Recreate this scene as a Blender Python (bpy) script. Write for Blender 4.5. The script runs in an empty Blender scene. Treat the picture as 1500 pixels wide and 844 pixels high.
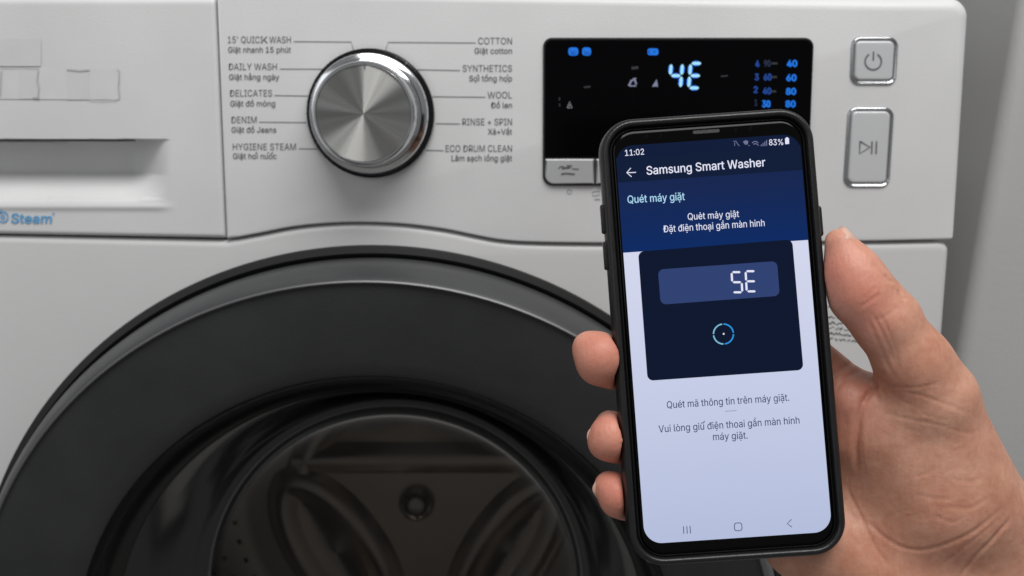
import bpy, bmesh, math, os, random
import numpy as np
from mathutils import Vector, Matrix, Euler
from mathutils.geometry import tessellate_polygon
random.seed(4); rng = np.random.default_rng(4)
SC = bpy.context.scene
COL = SC.collection

# ------------------------------------------------------------------ camera
F = 1429.0; PITCH = math.radians(10.3); DIST = 0.5
cd = bpy.data.cameras.new('camera'); cam = bpy.data.objects.new('camera', cd); COL.objects.link(cam)
cd.sensor_width = 36; cd.lens = 36 * F / 1500; cd.clip_start = .01; cd.clip_end = 50
cam.location = (0, -DIST, 0); cam.rotation_euler = (math.pi/2 - PITCH, 0, 0)
cd.dof.use_dof = True; cd.dof.focus_distance = .3443; cd.dof.aperture_fstop = 15.5
SC.camera = cam
CAM = Matrix.Translation(cam.location) @ cam.rotation_euler.to_matrix().to_4x4()

# ------------------------------------------------------------------ world, lamps, exposure
w = bpy.data.worlds.new('World'); SC.world = w; w.use_nodes = True
nt = w.node_tree; bg = nt.nodes['Background']
bg.inputs[0].default_value = (.98, .985, 1, 1); bg.inputs[1].default_value = .225
def area(name, loc, target, sx, sy, power, color=(1, 1, 1)):
    ld = bpy.data.lights.new(name, 'AREA'); ld.shape = 'RECTANGLE'; ld.size = sx; ld.size_y = sy
    ld.energy = power; ld.color = color
    o = bpy.data.objects.new(name, ld); COL.objects.link(o); o.location = loc
    d = Vector(target) - Vector(loc); o.rotation_euler = d.to_track_quat('-Z', 'Y').to_euler()
    return o
area('ceiling_lamp', (.20, -.62, 1.0), (0, 0, -.02), 1.15, .6, 16.0, (1, .992, .98))
area('window_light', (-1.3, -.9, .5), (0, 0, 0), .6, .9, 2.4, (.95, .97, 1))
vs = SC.view_settings; vs.view_transform = 'Standard'; vs.look = 'None'; vs.exposure = 0; vs.gamma = 1; vs.use_curve_mapping = False
SC.cycles.max_bounces = 8

# ------------------------------------------------------------------ helpers
def lin(c):
    return tuple(((v/255)/12.92 if v/255 <= .04045 else ((v/255+.055)/1.055)**2.4) for v in c)
MATS = {}
def mat(name, color=(.5, .5, .5), rough=.5, metal=0, spec=.5, coat=0, emit=None, es=1, noise=0, nscale=40, bump=0, bscale=300, rvar=0, aniso=0, trans=0, coatr=.05):
    m = bpy.data.materials.new(name); m.use_nodes = True; MATS[name] = m
    t = m.node_tree; b = t.nodes['Principled BSDF']; I = b.inputs
    I['Base Color'].default_value = (*color, 1); I['Roughness'].default_value = rough; I['Metallic'].default_value = metal
    I['Specular IOR Level'].default_value = spec; I['Coat Weight'].default_value = coat; I['Coat Roughness'].default_value = coatr
    I['Anisotropic'].default_value = aniso; I['Transmission Weight'].default_value = trans
    if emit: I['Emission Color'].default_value = (*emit, 1); I['Emission Strength'].default_value = es
    if noise or bump or rvar:
        tc = t.nodes.new('ShaderNodeTexCoord')
        n = t.nodes.new('ShaderNodeTexNoise'); n.inputs['Scale'].default_value = nscale; n.inputs['Detail'].default_value = 5
        t.links.new(tc.outputs['Object'], n.inputs['Vector'])
        if noise:
            mx = t.nodes.new('ShaderNodeMapRange'); mx.inputs[1].default_value = .3; mx.inputs[2].default_value = .7
            mx.inputs[3].default_value = 1 - noise; mx.inputs[4].default_value = 1 + noise*.4
            mul = t.nodes.new('ShaderNodeVectorMath'); mul.operation = 'SCALE'; mul.inputs[0].default_value = color
            t.links.new(n.outputs[0], mx.inputs[0]); t.links.new(mx.outputs[0], mul.inputs['Scale']); t.links.new(mul.outputs[0], I['Base Color'])
        if rvar:
            mr = t.nodes.new('ShaderNodeMapRange'); mr.inputs[1].default_value = .3; mr.inputs[2].default_value = .7
            mr.inputs[3].default_value = max(0, rough - rvar); mr.inputs[4].default_value = rough + rvar
            t.links.new(n.outputs[0], mr.inputs[0]); t.links.new(mr.outputs[0], I['Roughness'])
        if bump:
            n2 = t.nodes.new('ShaderNodeTexNoise'); n2.inputs['Scale'].default_value = bscale; n2.inputs['Detail'].default_value = 3
            t.links.new(tc.outputs['Object'], n2.inputs['Vector'])
            bp = t.nodes.new('ShaderNodeBump'); bp.inputs['Strength'].default_value = bump; bp.inputs['Distance'].default_value = .0003
            t.links.new(n2.outputs[0], bp.inputs['Height']); t.links.new(bp.outputs[0], I['Normal'])
    return m
def mesh(name, V, Fc, m, parent=None, smooth=True, kind=None, label=None, sharp=None):
    me = bpy.data.meshes.new(name); me.from_pydata([tuple(v) for v in V], [], [tuple(f) for f in Fc]); me.validate()
    if isinstance(m, (list, tuple)):
        for q in m: me.materials.append(q)
    else: me.materials.append(m)
    bm = bmesh.new(); bm.from_mesh(me); bmesh.ops.recalc_face_normals(bm, faces=bm.faces)
    for f in bm.faces: f.smooth = smooth
    bm.to_mesh(me); bm.free()
    if smooth and sharp is not None: me.set_sharp_from_angle(angle=math.radians(sharp))
    o = bpy.data.objects.new(name, me); COL.objects.link(o)
    if parent: o.parent = parent
    if kind: o['kind'] = kind
    if label: o['label'] = label
    return o
def empty(name, label, cat, loc=(0, 0, 0), group=None):
    o = bpy.data.objects.new(name, None); COL.objects.link(o); o.location = loc; o.empty_display_size = .02
    o['label'] = label; o['category'] = cat
    if group: o['group'] = group
    return o
def keep(o, parent):            # parent without moving
    o.parent = parent; o.matrix_parent_inverse = parent.matrix_world.inverted() if parent.matrix_world else Matrix()
def W(px, py, Y=0.0):           # point of the vertical plane y=Y seen at a photo pixel
    a = (px-750)/F; b = -(py-422)/F
    d = Vector((a, math.cos(PITCH)+b*math.sin(PITCH), -math.sin(PITCH)+b*math.cos(PITCH)))
    return Vector((0, -DIST, 0)) + d*((Y+DIST)/d.y)
def rpoly(c, r, n=8):           # rounded convex polygon from 2-D corners
    out = []; N = len(c); rr = r if isinstance(r, (list, tuple)) else [r]*N
    for i in range(N):
        p = Vector(c[i]); a = (Vector(c[i-1])-p); b = (Vector(c[(i+1) % N])-p)
        la, lb = a.length, b.length; a.normalize(); b.normalize(); ang = a.angle(b); q = rr[i]
        if q <= 0: out.append(p); continue
        t = q/math.tan(ang/2); p0 = p+a*t; p1 = p+b*t; ce = p+(a+b).normalized()*(q/math.sin(ang/2))
        v0 = p0-ce; v1 = p1-ce; th = v0.angle_signed(v1)
        for k in range(n+1):
            s = k/n*th; out.append(ce+Vector((v0.x*math.cos(s)+v0.y*math.sin(s), -v0.x*math.sin(s)+v0.y*math.cos(s))))
    return out
def inset(loop, d, wt=None):             # move a 2-D loop inwards by d
    N = len(loop); A = sum(loop[i].x*loop[(i+1) % N].y-loop[(i+1) % N].x*loop[i].y for i in range(N)); s = 1 if A > 0 else -1
    out = []
    for i in range(N):
        a = (loop[i]-loop[i-1]); b = (loop[(i+1) % N]-loop[i])
        if a.length < 1e-9: a = loop[i-1]-loop[i-2]
        if b.length < 1e-9: b = a
        a = a.normalized(); b = b.normalized(); na = Vector((-a.y, a.x))*s; nb = Vector((-b.y, b.x))*s
        n = na+nb; n = n/max(.35, n.dot(n)/2) if n.length > 1e-6 else na
        out.append(loop[i]+n*d*(wt[i] if wt else 1))
    return out
def dedup(loop, e=1e-6):
    o = []
    for p in loop:
        if not o or (p-o[-1]).length > e: o.append(p)
    if (o[0]-o[-1]).length < e: o.pop()
    return o
def loft(name, loop, prof, place, m, parent=None, cap0=False, cap1=True, wf=None, **kw):
    """loop: 2-D outline; prof: list of (inset, height); place(u, v, h) -> 3-D"""
    loop = dedup(loop); N = len(loop); V = []; Fc = []
    wt = [wf(p) for p in loop] if wf else None; top = prof[-1][1]
    for d, h in prof: V += [place(p.x, p.y, top-(top-h)*(wt[i] if wt else 1)) for i, p in enumerate(inset(loop, d, wt))]
    for k in range(len(prof)-1):
        for i in range(N):
            j = (i+1) % N; Fc.append((k*N+i, k*N+j, (k+1)*N+j, (k+1)*N+i))
    def cap(k):
        l = inset(loop, prof[k][0], wt); tr = tessellate_polygon([[Vector((p.x, p.y, 0)) for p in l]])
        for t in tr: Fc.append(tuple(k*N+i for i in t))
    if cap1: cap(len(prof)-1)
    if cap0: cap(0)
    return mesh(name, V, Fc, m, parent, **kw)
def quarter(b, y0, n=5, start=0):   # rounded edge: height rises from y0-b to y0
    return [(b*(1-math.sin(math.pi/2*k/n)), y0-b+b*(1-math.cos(math.pi/2*k/n))*1.0) for k in range(n+1)]
def redge(b, top, n=6):             # inset 0 at top-b ... inset b at top
    return [(b*(1-math.cos(math.pi/2*k/n)), top-b+b*math.sin(math.pi/2*k/n)) for k in range(n+1)]
PY = lambda u, v, h: (u, -h, v)     # washer front: height h towards the viewer
def turn(name, prof, m, parent, n=128, axis_loc=(0, 0, 0), smooth=True, sharp=35, **kw):   # surface of revolution about the y axis
    V = []; Fc = []; K = len(prof)
    for r, h in prof:
        for i in range(n):
            a = 2*math.pi*i/n; V.append((r*math.cos(a), -h, r*math.sin(a)))
    for k in range(K-1):
        for i in range(n):
            j = (i+1) % n; Fc.append((k*n+i, k*n+j, (k+1)*n+j, (k+1)*n+i))
    if prof[-1][0] < 1e-4:          # closed centre
        V.append((0, -prof[-1][1], 0))
    o = mesh(name, V, Fc, m, parent, smooth=smooth, sharp=sharp, **kw); o.location = axis_loc
    return o
def stroke(pts, wdt):               # 2-D polyline -> quads
    V = []; Fc = []
    pts = [Vector(p) for p in pts]; N = len(pts)
    for i, p in enumerate(pts):
        t = (pts[min(i+1, N-1)]-pts[max(i-1, 0)]).normalized(); n = Vector((-t.y, t.x))*wdt/2
        V += [p+n, p-n]
    for i in range(N-1): Fc.append((2*i, 2*i+1, 2*i+3, 2*i+2))
    return V, Fc
def flat(name, groups, m, parent, S, h, **kw):   # 2-D pieces (photo px) put on a surface S(px,py,h)
    V = []; Fc = []
    for v, f in groups:
        o = len(V); V += [S(p[0], p[1], h) for p in v]; Fc += [tuple(o+i for i in q) for q in f]
    return mesh(name, V, Fc, m, parent, smooth=False, **kw)
def fillpoly(pts): 
    tr = tessellate_polygon([[Vector((p[0], p[1], 0)) for p in pts]]); return [tuple(p) for p in pts], [tuple(t) for t in tr]
def arc(c, r, a0, a1, n=24, wdt=1.5): 
    return stroke([(c[0]+r*math.cos(math.radians(a0+(a1-a0)*k/n)), c[1]-r*math.sin(math.radians(a0+(a1-a0)*k/n))) for k in range(n+1)], wdt)

# ---- lettering (Blender's own sans when it is there, else the built-in one)
FONT = None
try:
    p = os.path.join(bpy.utils.resource_path('LOCAL'), 'datafiles', 'fonts', 'Inter.woff2')
    if os.path.exists(p): FONT = bpy.data.fonts.load(p)
except Exception: FONT = None
HORN = {'ơ': 'o', 'ợ': 'ọ', 'ớ': 'ó', 'ờ': 'ò', 'ư': 'u', 'ữ': 'ũ', 'ứ': 'ú', 'ừ': 'ù'}
def _tm(body, off=0):
    cu = bpy.data.curves.new('t', 'FONT'); cu.body = body; cu.size = 1; cu.resolution_u = 3; cu.offset = off
    if FONT: cu.font = FONT
    o = bpy.data.objects.new('t', cu); COL.objects.link(o); bpy.context.view_layer.update()
    me = bpy.data.meshes.new_from_object(o.evaluated_get(bpy.context.evaluated_depsgraph_get()))
    V = [(v.co.x, v.co.y) for v in me.vertices]; Fc = [tuple(p.vertices) for p in me.polygons]
    bpy.data.objects.remove(o); bpy.data.curves.remove(cu); bpy.data.meshes.remove(me)
    return V, Fc
def text(name, body, x0, x1, yb, caph, m, parent, S, h, off=0, slope=0, lean=0, **kw):
    base = ''.join(HORN.get(c, 'D' if c == 'Đ' else c) for c in body); kk_ = base.find('K')
    if kk_ >= 0: base = base[:kk_]+'I  '+base[kk_+1:]
    V, Fc = _tm(base); V = list(V); Fc = list(Fc)
    H = max(v[1] for v in _tm('E')[0])
    for i, c in enumerate(body):
        if c in HORN:
            r = max(v[0] for v in _tm(base[:i]+('u' if HORN[c] in 'uũúù' else 'o'))[0])
            v, f = stroke([(r-.07, .50), (r+.00, .515), (r+.04, .56), (r+.04, .63)], .06)
            Fc += [tuple(len(V)+q for q in t) for t in f]; V += [tuple(q) for q in v]
        if c == 'K':
            r = max(v[0] for v in _tm(base[:i+1])[0])-.02
            for q in ([(r-.02, H*.30), (r+.40, H*.98)], [(r+.10, H*.50), (r+.43, H*.0)]):
                v, f = stroke(q, .085); Fc += [tuple(len(V)+q_ for q_ in t) for t in f]; V += [tuple(q_) for q_ in v]
        if c == 'Đ':
            r = max(v[0] for v in _tm(base[:i]+'D')[0]); d = _tm('D')[0]; wd = max(v[0] for v in d)-min(v[0] for v in d)
            v, f = stroke([(r-wd-.07, H*.5), (r-wd*.5, H*.5)], .05)
            Fc += [tuple(len(V)+q for q in t) for t in f]; V += [tuple(q) for q in v]
    a = min(v[0] for v in V); b = max(v[0] for v in V)
    dx, dy = x1-x0, slope*(x1-x0); L = math.hypot(dx, dy); ux, uy = dx/L, dy/L
    shifts = [(0, 0)] if off <= 0 else [(off, 0), (-off, 0), (0, off*.8), (0, -off*.8)]
    VV = []; FF = []
    for k, (sx, sy) in enumerate(shifts):
        o = len(VV); hk = h+k*8e-6
        for x, y in V:
            u = (x-a)/(b-a)*L+sx*caph; v = y/H*caph+sy*caph
            VV.append(S(x0+u*ux+v*uy+v*lean, yb+u*uy-v*ux, hk))
        FF += [tuple(o+i for i in q) for q in Fc]
    return mesh(name, VV, FF, m, parent, smooth=False, **kw)

# ------------------------------------------------------------------ materials
white = mat('white_plastic', (.695, .695, .697), .40, rvar=.07, noise=.06, nscale=14, bump=.25, bscale=900, spec=.45)
white2 = mat('white_enamel', (.635, .633, .632), .33, noise=.04, nscale=9, bump=.2, bscale=500)
wallm = mat('wall_paint', (.36, .355, .335), .8, noise=.06, nscale=6, bump=.5, bscale=200)
panelm = mat('pale_panel', (.46, .46, .45), .6, noise=.06, nscale=5, bump=.4, bscale=300)
floorm = mat('floor_tile', (.3, .29, .28), .5, noise=.1)
ink = mat('grey_ink', (.13, .135, .145), .6)
inkl = mat('thin_grey_ink', (.22, .22, .23), .6)
black = mat('black_rubber', (.008, .008, .008), .5)
blackgl = mat('black_glass', (.0015, .0015, .002), .16, spec=.07)
dark = mat('dark_matte', (.030, .031, .032), .47, noise=.22, nscale=22, bump=.5, bscale=700, spec=.4, rvar=.08)
rimm = mat('grey_gloss_plastic', (.050, .0515, .053), .38, spec=.5, rvar=.05)
chrome = mat('chrome', (.62, .63, .64), .14, metal=1, rvar=.05, nscale=60)
chromed = mat('dark_chrome', (.045, .045, .048), .22, metal=1, rvar=.08, nscale=90)
silver = mat('silver_plastic', (.60, .61, .62), .35, metal=.15, bump=.2, bscale=800)
moat = mat('button_moat', (.42, .43, .44), .2, metal=.85)
bluep = mat('blue_print', lin((95, 165, 215)), .5)
steel = mat('drum_steel', (.74, .67, .61), .33, metal=1, aniso=.88)
_t = steel.node_tree; _tg = _t.nodes.new('ShaderNodeTangent'); _tg.direction_type = 'RADIAL'; _tg.axis = 'Y'; _t.links.new(_tg.outputs[0], _t.nodes['Principled BSDF'].inputs['Tangent']); _t.nodes['Principled BSDF'].inputs['Anisotropic Rotation'].default_value = .25
steelp = mat('polished_steel', (.6, .59, .57), .22, metal=1)
lifter = mat('lifter_plastic', (.12, .095, .08), .35)
hole = mat('drum_hole', (.004, .004, .004), .8)
led = mat('led_core', (0, 0, 0), .6, emit=(.38, .76, 1), es=1.0)
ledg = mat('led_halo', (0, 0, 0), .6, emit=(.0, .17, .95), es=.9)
ledb = mat('led_blue', (0, 0, 0), .6, emit=(.0, .10, .60), es=.42)
ledb2 = mat('led_blue_bright', (0, 0, 0), .6, emit=(.0, .20, .90), es=.8)
ledd = mat('led_dim', (0, 0, 0), .6, emit=(.01, .06, .3), es=.12)
ledw = mat('led_white_dim', (0, 0, 0), .6, emit=(.34, .36, .55), es=.55)
ledx = mat('printed_dim_mark', (.028, .028, .032), .6)

glass = bpy.data.materials.new('door_glass'); glass.use_nodes = True
t = glass.node_tree; t.nodes.clear()
out = t.nodes.new('ShaderNodeOutputMaterial'); mix = t.nodes.new('ShaderNodeMixShader'); tr = t.nodes.new('ShaderNodeBsdfTransparent')
gl = t.nodes.new('ShaderNodeBsdfGlossy'); fr = t.nodes.new('ShaderNodeFresnel'); fr.inputs[0].default_value = 1.5
tr.inputs[0].default_value = (.41, .40, .392, 1); gl.inputs['Roughness'].default_value = .09; gl.inputs[0].default_value = (.40, .40, .40, 1)
t.links.new(fr.outputs[0], mix.inputs[0]); t.links.new(tr.outputs[0], mix.inputs[1]); t.links.new(gl.outputs[0], mix.inputs[2]); t.links.new(mix.outputs[0], out.inputs[0])

# ------------------------------------------------------------------ setting
def box(name, x0, x1, y0, y1, z0, z1, m, **kw):
    V = [(x, y, z) for x in (x0, x1) for y in (y0, y1) for z in (z0, z1)]
    return mesh(name, V, [(0, 1, 3, 2), (4, 6, 7, 5), (0, 4, 5, 1), (2, 3, 7, 6), (0, 2, 6, 4), (1, 5, 7, 3)], m, smooth=False, **kw)
box('wall', -1.2, 1.4, .62, .72, -.80, 1.5, wallm, kind='structure')
box('floor', -1.2, 1.4, -1.0, .61, -.84, -.79, floorm, kind='structure')
# pale upright panel beside the machine, its rounded edge leaning a little
tp = W(1499, 0, .06); bt = W(1412, 500, .06); sl = (tp.x-bt.x)/(tp.z-bt.z)
zt, zb = .5, -.78
xl = lambda z: bt.x+(z-bt.z)*sl
pp = []
V = []; R_ = .009; rows = []
for z in (zb, zt):
    x = xl(z) if z > -.3 else xl(z)
    ring = [(x+R_*(1-math.sin(a)), .06+R_*(1-math.cos(a)), z) for a in [math.pi/2*k/10 for k in range(10, -1, -1)]]
    rows.append([(x, .60, z)]+ring+[(xl(zt)+.5, .06, z), (xl(zt)+.5, .60, z)])
n = len(rows[0]); V = rows[0]+rows[1]; Fc = [(i, (i+1) % n, n+(i+1) % n, n+i) for i in range(n)]+[tuple(range(n)), tuple(range(n, 2*n))]
pn = mesh('side_panel', V, Fc, panelm, sharp=30)
pn['label'] = 'plain pale grey upright panel with a rounded leaning edge, standing right of the washing machine'; pn['category'] = 'panel'

# ------------------------------------------------------------------ washing machine
wm = empty('washing_machine', 'white front-loading washing machine with silver dial, display reading 4E and dark round door', 'washing machine')
S0 = lambda px, py, h: tuple(W(px, py, -h))
W2 = lambda px, py: Vector((W(px, py).x, W(px, py).z))
low = [(331.8, 350), (345, 348.5), (380, 342), (430, 332.5), (480, 327.5), (530, 326), (590, 328.5), (650, 336), (700, 346), (735, 352), (780, 355), (890, 356.5), (1080, 356), (1245, 354)]
def smoothpts(p, n=6):
    o = []
    for i in range(len(p)-1):
        p0, p1, p2, p3 = [Vector(p[max(0, min(len(p)-1, k))]) for k in (i-1, i, i+1, i+2)]
        for k in range(n):
            s = k/n; o.append(.5*((2*p1)+(p2-p0)*s+(2*p0-5*p1+4*p2-p3)*s*s+(3*p1-p0-3*p2+p3)*s**3))
    o.append(Vector(p[-1])); return o
lowc = smoothpts(low)
TOPY = -5
right_edge = rpoly([(1300, TOPY), (1426, TOPY), (1396.5, 351), (1300, 353)], [0, 28, 5, 0], 10)
fas = [W2(317, TOPY-2)]+[W2(p.x, p.y) for p in right_edge]+[W2(p.x, p.y) for p in reversed(lowc)]
FH = .0
zlo = W(0, 360).z; zhi = W(0, 300).z
def fw(p):
    q = .25 if p.y < W(0, 322).z else 1.0
    if p.x < W(330, 10).x: q = .35
    if p.y > W(0, 30).z and q > .5: q = 1.6
    if p.x > W(1370, 200).x and q > .3 and p.y < W(0, 30).z: q = 1.35
    return q
loft('control_panel', fas, [(0, -.02)]+redge(.0045, 0, 6), PY, white, wm, sharp=40, wf=fw)
cp = bpy.data.objects['control_panel']
# main cabinet: front with round hole for the door
DX, DZ = -.0725, -.2938
zc = [Vector((W(-330, 345).x, W(0, 345).z))]+[W2(0, 345.6), W2(331, 352.5)]+[W2(p.x, p.y+3) for p in lowc[2:]]+[W2(1300, 354.5), W2(1393, 353.5)]
cabr = [W2(1394, 353.5), W2(1383, 520)]
xr = W(1390, 430).x
cab = [Vector((-.373, W(0, 345.6).z)), W2(0, 346), W2(332, 353)]+[W2(p.x, p.y+1.8) for p in lowc[3:]]
cr_ = rpoly([tuple(W2(1320, 354.8)), (W(1394, 354).x, W2(1394, 353.2).y), (xr, -.30)], [0, .0058, 0], 8)
cab += [p for p in cr_[:-1]]+[Vector((xr, -.30)), Vector((xr, -.775)), Vector((-.373, -.775))]
prof = [(0, -.05)]+redge(.0038, -.0012, 6)
loopc = dedup(cab); N = len(loopc); V = []; Fc = []
for d, h in prof: V += [PY(p.x, p.y, h) for p in inset(loopc, d)]
for k in range(len(prof)-1):
    for i in range(N): j = (i+1) % N; Fc.append((k*N+i, k*N+j, (k+1)*N+j, (k+1)*N+i))
li = inset(loopc, prof[-1][0]); HN = 96
hl = [Vector((DX+.219*math.cos(2*math.pi*k/HN), DZ+.219*math.sin(2*math.pi*k/HN))) for k in range(HN)]
off = (len(prof)-1)*N; V += [PY(p.x, p.y, -.0012) for p in hl]+[PY(p.x, p.y, -.03) for p in hl]
ho = len(prof)*N
tl = tessellate_polygon([[Vector((p.x, p.y, 0)) for p in li], [Vector((p.x, p.y, 0)) for p in hl]])
for q in tl: Fc.append(tuple((off+i) if i < N else (ho+i-N) for i in q))
for i in range(HN): j = (i+1) % HN; Fc.append((ho+i, ho+j, ho+HN+j, ho+HN+i))
mesh('front_panel', V, Fc, white2, wm, sharp=35)
V = [(x, y, z) for x in (-.372, .2225) for y in (.012, .56) for z in (-.785, .052)]
mesh('cabinet', V, [(0, 1, 3, 2), (4, 6, 7, 5), (2, 3, 7, 6), (0, 2, 6, 4), (1, 5, 7, 3)], white2, wm, smooth=False)

# detergent drawer with a moulded grip recess
xL = W(-320, 0).x
NX, NZ = 300, 170
px_of = lambda x, z: None
V = []; Fc = []
seam = lambda py: 316.5+(py+0)*(331-316.5)/348.0-1.6
ss = lambda a, b, t: (lambda u: u*u*(3-2*u))(np.clip((t-a)/(b-a), 0, 1))
us = np.linspace(0, 1, NX); vsn = np.linspace(0, 1, NZ)
vsn = np.sort(np.concatenate([vsn, np.linspace(.575, .615, 16)])); NZ = len(vsn)
us = np.sort(np.concatenate([1-np.linspace(0, .02, 8), us[:-1]])); NX = len(us)
for v in vsn:
    py = TOPY-2+v*(349-(TOPY-2))
    for u in us:
        r = seam(py); px = -320+u*(r+320)
        yb = 343+6*max(0, px)/331.0
        pyy = TOPY-2+v*(yb-(TOPY-2))
        p = W(px, pyy)
        e = .0035
        dr = W(r, pyy).x-p.x; dt = W(px, TOPY-2).z-p.z; db = p.z-W(px, yb).z
        dd = 0
        for q, er in ((dr, .0022), (dt, .0045), (db, .0022)):
            if q < er: dd += er-math.sqrt(max(0, er*er-(er-q)**2))
        X = 1-ss(168, 252, px) ; X = X*ss(-300, -240, px)
        Yt = ss(203.5, 206.2, pyy)
        Yb = float(1-np.clip((pyy-257)/41, 0, 1)**.85); Yb = Yb*Yb*(3-2*Yb) if Yb < .12 else Yb
        lipn = .0008*math.exp(-((pyy-303)/5.0)**2)*(1-ss(225, 262, px))
        slot = .004*ss(204, 206, pyy)*(1-ss(207.5, 209.5, pyy))*(1-ss(166, 176, px))
        depth = .0225*X*Yt*Yb+slot+dd-lipn
        V.append((p.x, depth, p.z))
for j in range(NZ-1):
    for i in range(NX-1): Fc.append((j*NX+i, j*NX+i+1, (j+1)*NX+i+1, (j+1)*NX+i))
edge = [i for i in range(NX)]+[j*NX+NX-1 for j in range(1, NZ)]+[(NZ-1)*NX+i for i in range(NX-2, -1, -1)]
o = len(V)
for i in edge: V.append((V[i][0], .03, V[i][2]))
for k in range(len(edge)-1): Fc.append((edge[k], edge[k+1], o+k+1, o+k))
dw = mesh('detergent_drawer', V, Fc, white, wm, sharp=50)
# faded label plate and its marks
stk = mat('label_film', (.685, .687, .69), .45, noise=.05, nscale=60)
stk2 = mat('label_film_grey', (.655, .655, .66), .45, noise=.04, nscale=60)
film = mesh('label_film', *(lambda v, f: ([S0(p[0], p[1], .0003) for p in v], f))(*fillpoly([(-60, 100), (174, 101), (175, 146), (-60, 145)])), stk, dw, smooth=False)
flat('label_patch', [fillpoly([(27, 101), (57, 101), (57, 145), (27, 145)]), fillpoly([(98, 102), (131, 102), (131, 146), (98, 146)]), fillpoly([(-40, 57), (60, 57), (60, 97), (-40, 97)])], stk2, dw, S0, .0004)
flat('label_smudge', [stroke([(0, 100), (30, 99.5), (57, 101)], .8), stroke([(98, 102), (118, 104), (131, 102.6)], 2.2), stroke([(171, 103), (174.5, 103), (174, 118), (173, 128), (175, 144)], 1.3),
    stroke([(56, 103), (54, 118), (57, 130), (55, 143)], 1.6), stroke([(48, 143), (58, 144)], 2), stroke([(131, 146), (150, 147.5), (172, 146)], 1.1), stroke([(2, 104), (1, 118), (0, 141)], 1.8)], mat('smudge_grey', (.47, .47, .47), .7), dw, S0, .0007)
text('lettering', 'Steam', 16, 75, 326.5, 13.5, bluep, dw, S0, .0005, off=.035, slope=.01, lean=.05)
for q in [arc((4, 318), 7.5, 0, 350, 24, 2.0), arc((4, 318), 2.6, 0, 350, 12, 1.8), arc((-1, 308), 3, 0, 350, 12, 1.6), stroke([(76, 313), (80, 313)], 1), stroke([(78, 311), (78, 315.5)], 1)]: flat('emblem_stroke', [q], bluep, dw, S0, .0005)

# programme list
rows_l = [("15' QUICK WASH", 333.6, 426, 63, 'Giặt nhanh 15 phút', 334.2, 426, 77), ('DAILY WASH', 335.2, 405.6, 102.5, 'Giặt hằng ngày', 335.6, 409, 117),
 ('DELICATES', 337, 398.6, 141.3, 'Giặt đồ mỏng', 337.4, 403, 155.8), ('DENIM', 339, 376, 180.3, 'Giặt đồ Jeans', 339.2, 404.6, 194.3), ('HYGIENE STEAM', 341, 433.4, 219.8, 'Giặt hơi nước', 341.3, 405, 232.8)]
rows_r = [('COTTON', 700.4, 750, 64.8, 'Giặt cotton', 695.2, 750, 78.6), ('SYNTHETICS', 677.8, 750, 105, 'Sợi tổng hợp', 687.4, 750, 119), ('WOOL', 714.2, 750, 144, 'Đồ len', 719, 750, 158.2),
 ('RINSE + SPIN', 677.4, 750, 183.3, 'Xả+Vắt', 714.8, 750, 197), ('ECO DRUM CLEAN', 652.8, 750, 222.3, 'Lâm sạch lồng giặt', 661.6, 750, 235.8)]
for a, x0, x1, y, b, u0, u1, v in rows_l+rows_r:
    text('lettering', a, x0, x1, y, 9.6, ink, cp, S0, .00025, off=0)
    text('lettering', b, u0, u1, v, 8.2, ink, cp, S0, .00025, off=.012)
for ln in ([(430, 60.8), (514.5, 61.5), (518.5, 76)], [(410, 101), (473, 101.2)], [(402, 139.8), (451, 140.5)], [(379.5, 178.8), (449, 179.5)], [(437.5, 217.8), (465, 218.5)],
           [(697, 62.8), (568.5, 62), (564.5, 75)], [(674, 103.2), (611, 102)], [(711, 142.3), (634, 141.5)], [(674, 181.5), (638.5, 181)], [(650, 220.6), (624.5, 220)]):
    flat('leader_line', [stroke(ln, 1.15)], inkl, cp, S0, .00025)

# dial
kc = W(543.5, 166.8)
kroot = bpy.data.objects.new('control_dial', None); COL.objects.link(kroot); kroot.parent = wm; kroot.location = kc; kroot.empty_display_size = .02
turn('dial_base', [(.0318, -.001), (.0322, .0012), (.0319, .0030), (.0308, .0040), (.0290, .0042)], chromed, kroot)
V = []; Fc = []
for k in range(34):                      # small ribs moulded round the base
    a = math.radians(-70+k*4.2) if False else math.radians(k*360/34)
    for dr, da, h in ((.0302, -.012, .0040), (.0302, .012, .0040), (.0321, .012, .0025), (.0321, -.012, .0025), (.0304, -.010, .00445), (.0304, .010, .00445), (.0320, .010, .0031), (.0320, -.010, .0031)):
        V.append((dr*math.cos(a+da), -h, dr*math.sin(a+da)))
    b = k*8; Fc += [(b+4, b+5, b+6, b+7), (b, b+1, b+5, b+4), (b+1, b+2, b+6, b+5), (b+2, b+3, b+7, b+6), (b+3, b, b+4, b+7)]
mesh('dial_rib', V, Fc, chromed, kroot, smooth=False, kind='stuff')
turn('dial_skirt', [(.0290, .003), (.0296, .0045), (.0296, .0078), (.0290, .0092), (.0276, .0100), (.0266, .0104)], chrome, kroot)
turn('dial_barrel', [(.0266, .009), (.0262, .0125), (.0252, .0215), (.0249, .0238), (.0243, .0254), (.0234, .0262), (.0228, .0262), (.0226, .0257)], chrome, kroot)
face = bpy.data.materials.new('spun_metal'); face.use_nodes = True
t = face.node_tree; b = t.nodes['Principled BSDF']; L = t.links
b.inputs['Metallic'].default_value = 1; b.inputs['Base Color'].default_value = (.50, .50, .485, 1); b.inputs['Roughness'].default_value = .45; b.inputs['Anisotropic'].default_value = .96; b.inputs['Anisotropic Rotation'].default_value = .25
tg = t.nodes.new('ShaderNodeTangent'); tg.direction_type = 'RADIAL'; tg.axis = 'Y'; L.new(tg.outputs[0], b.inputs['Tangent'])
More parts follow.
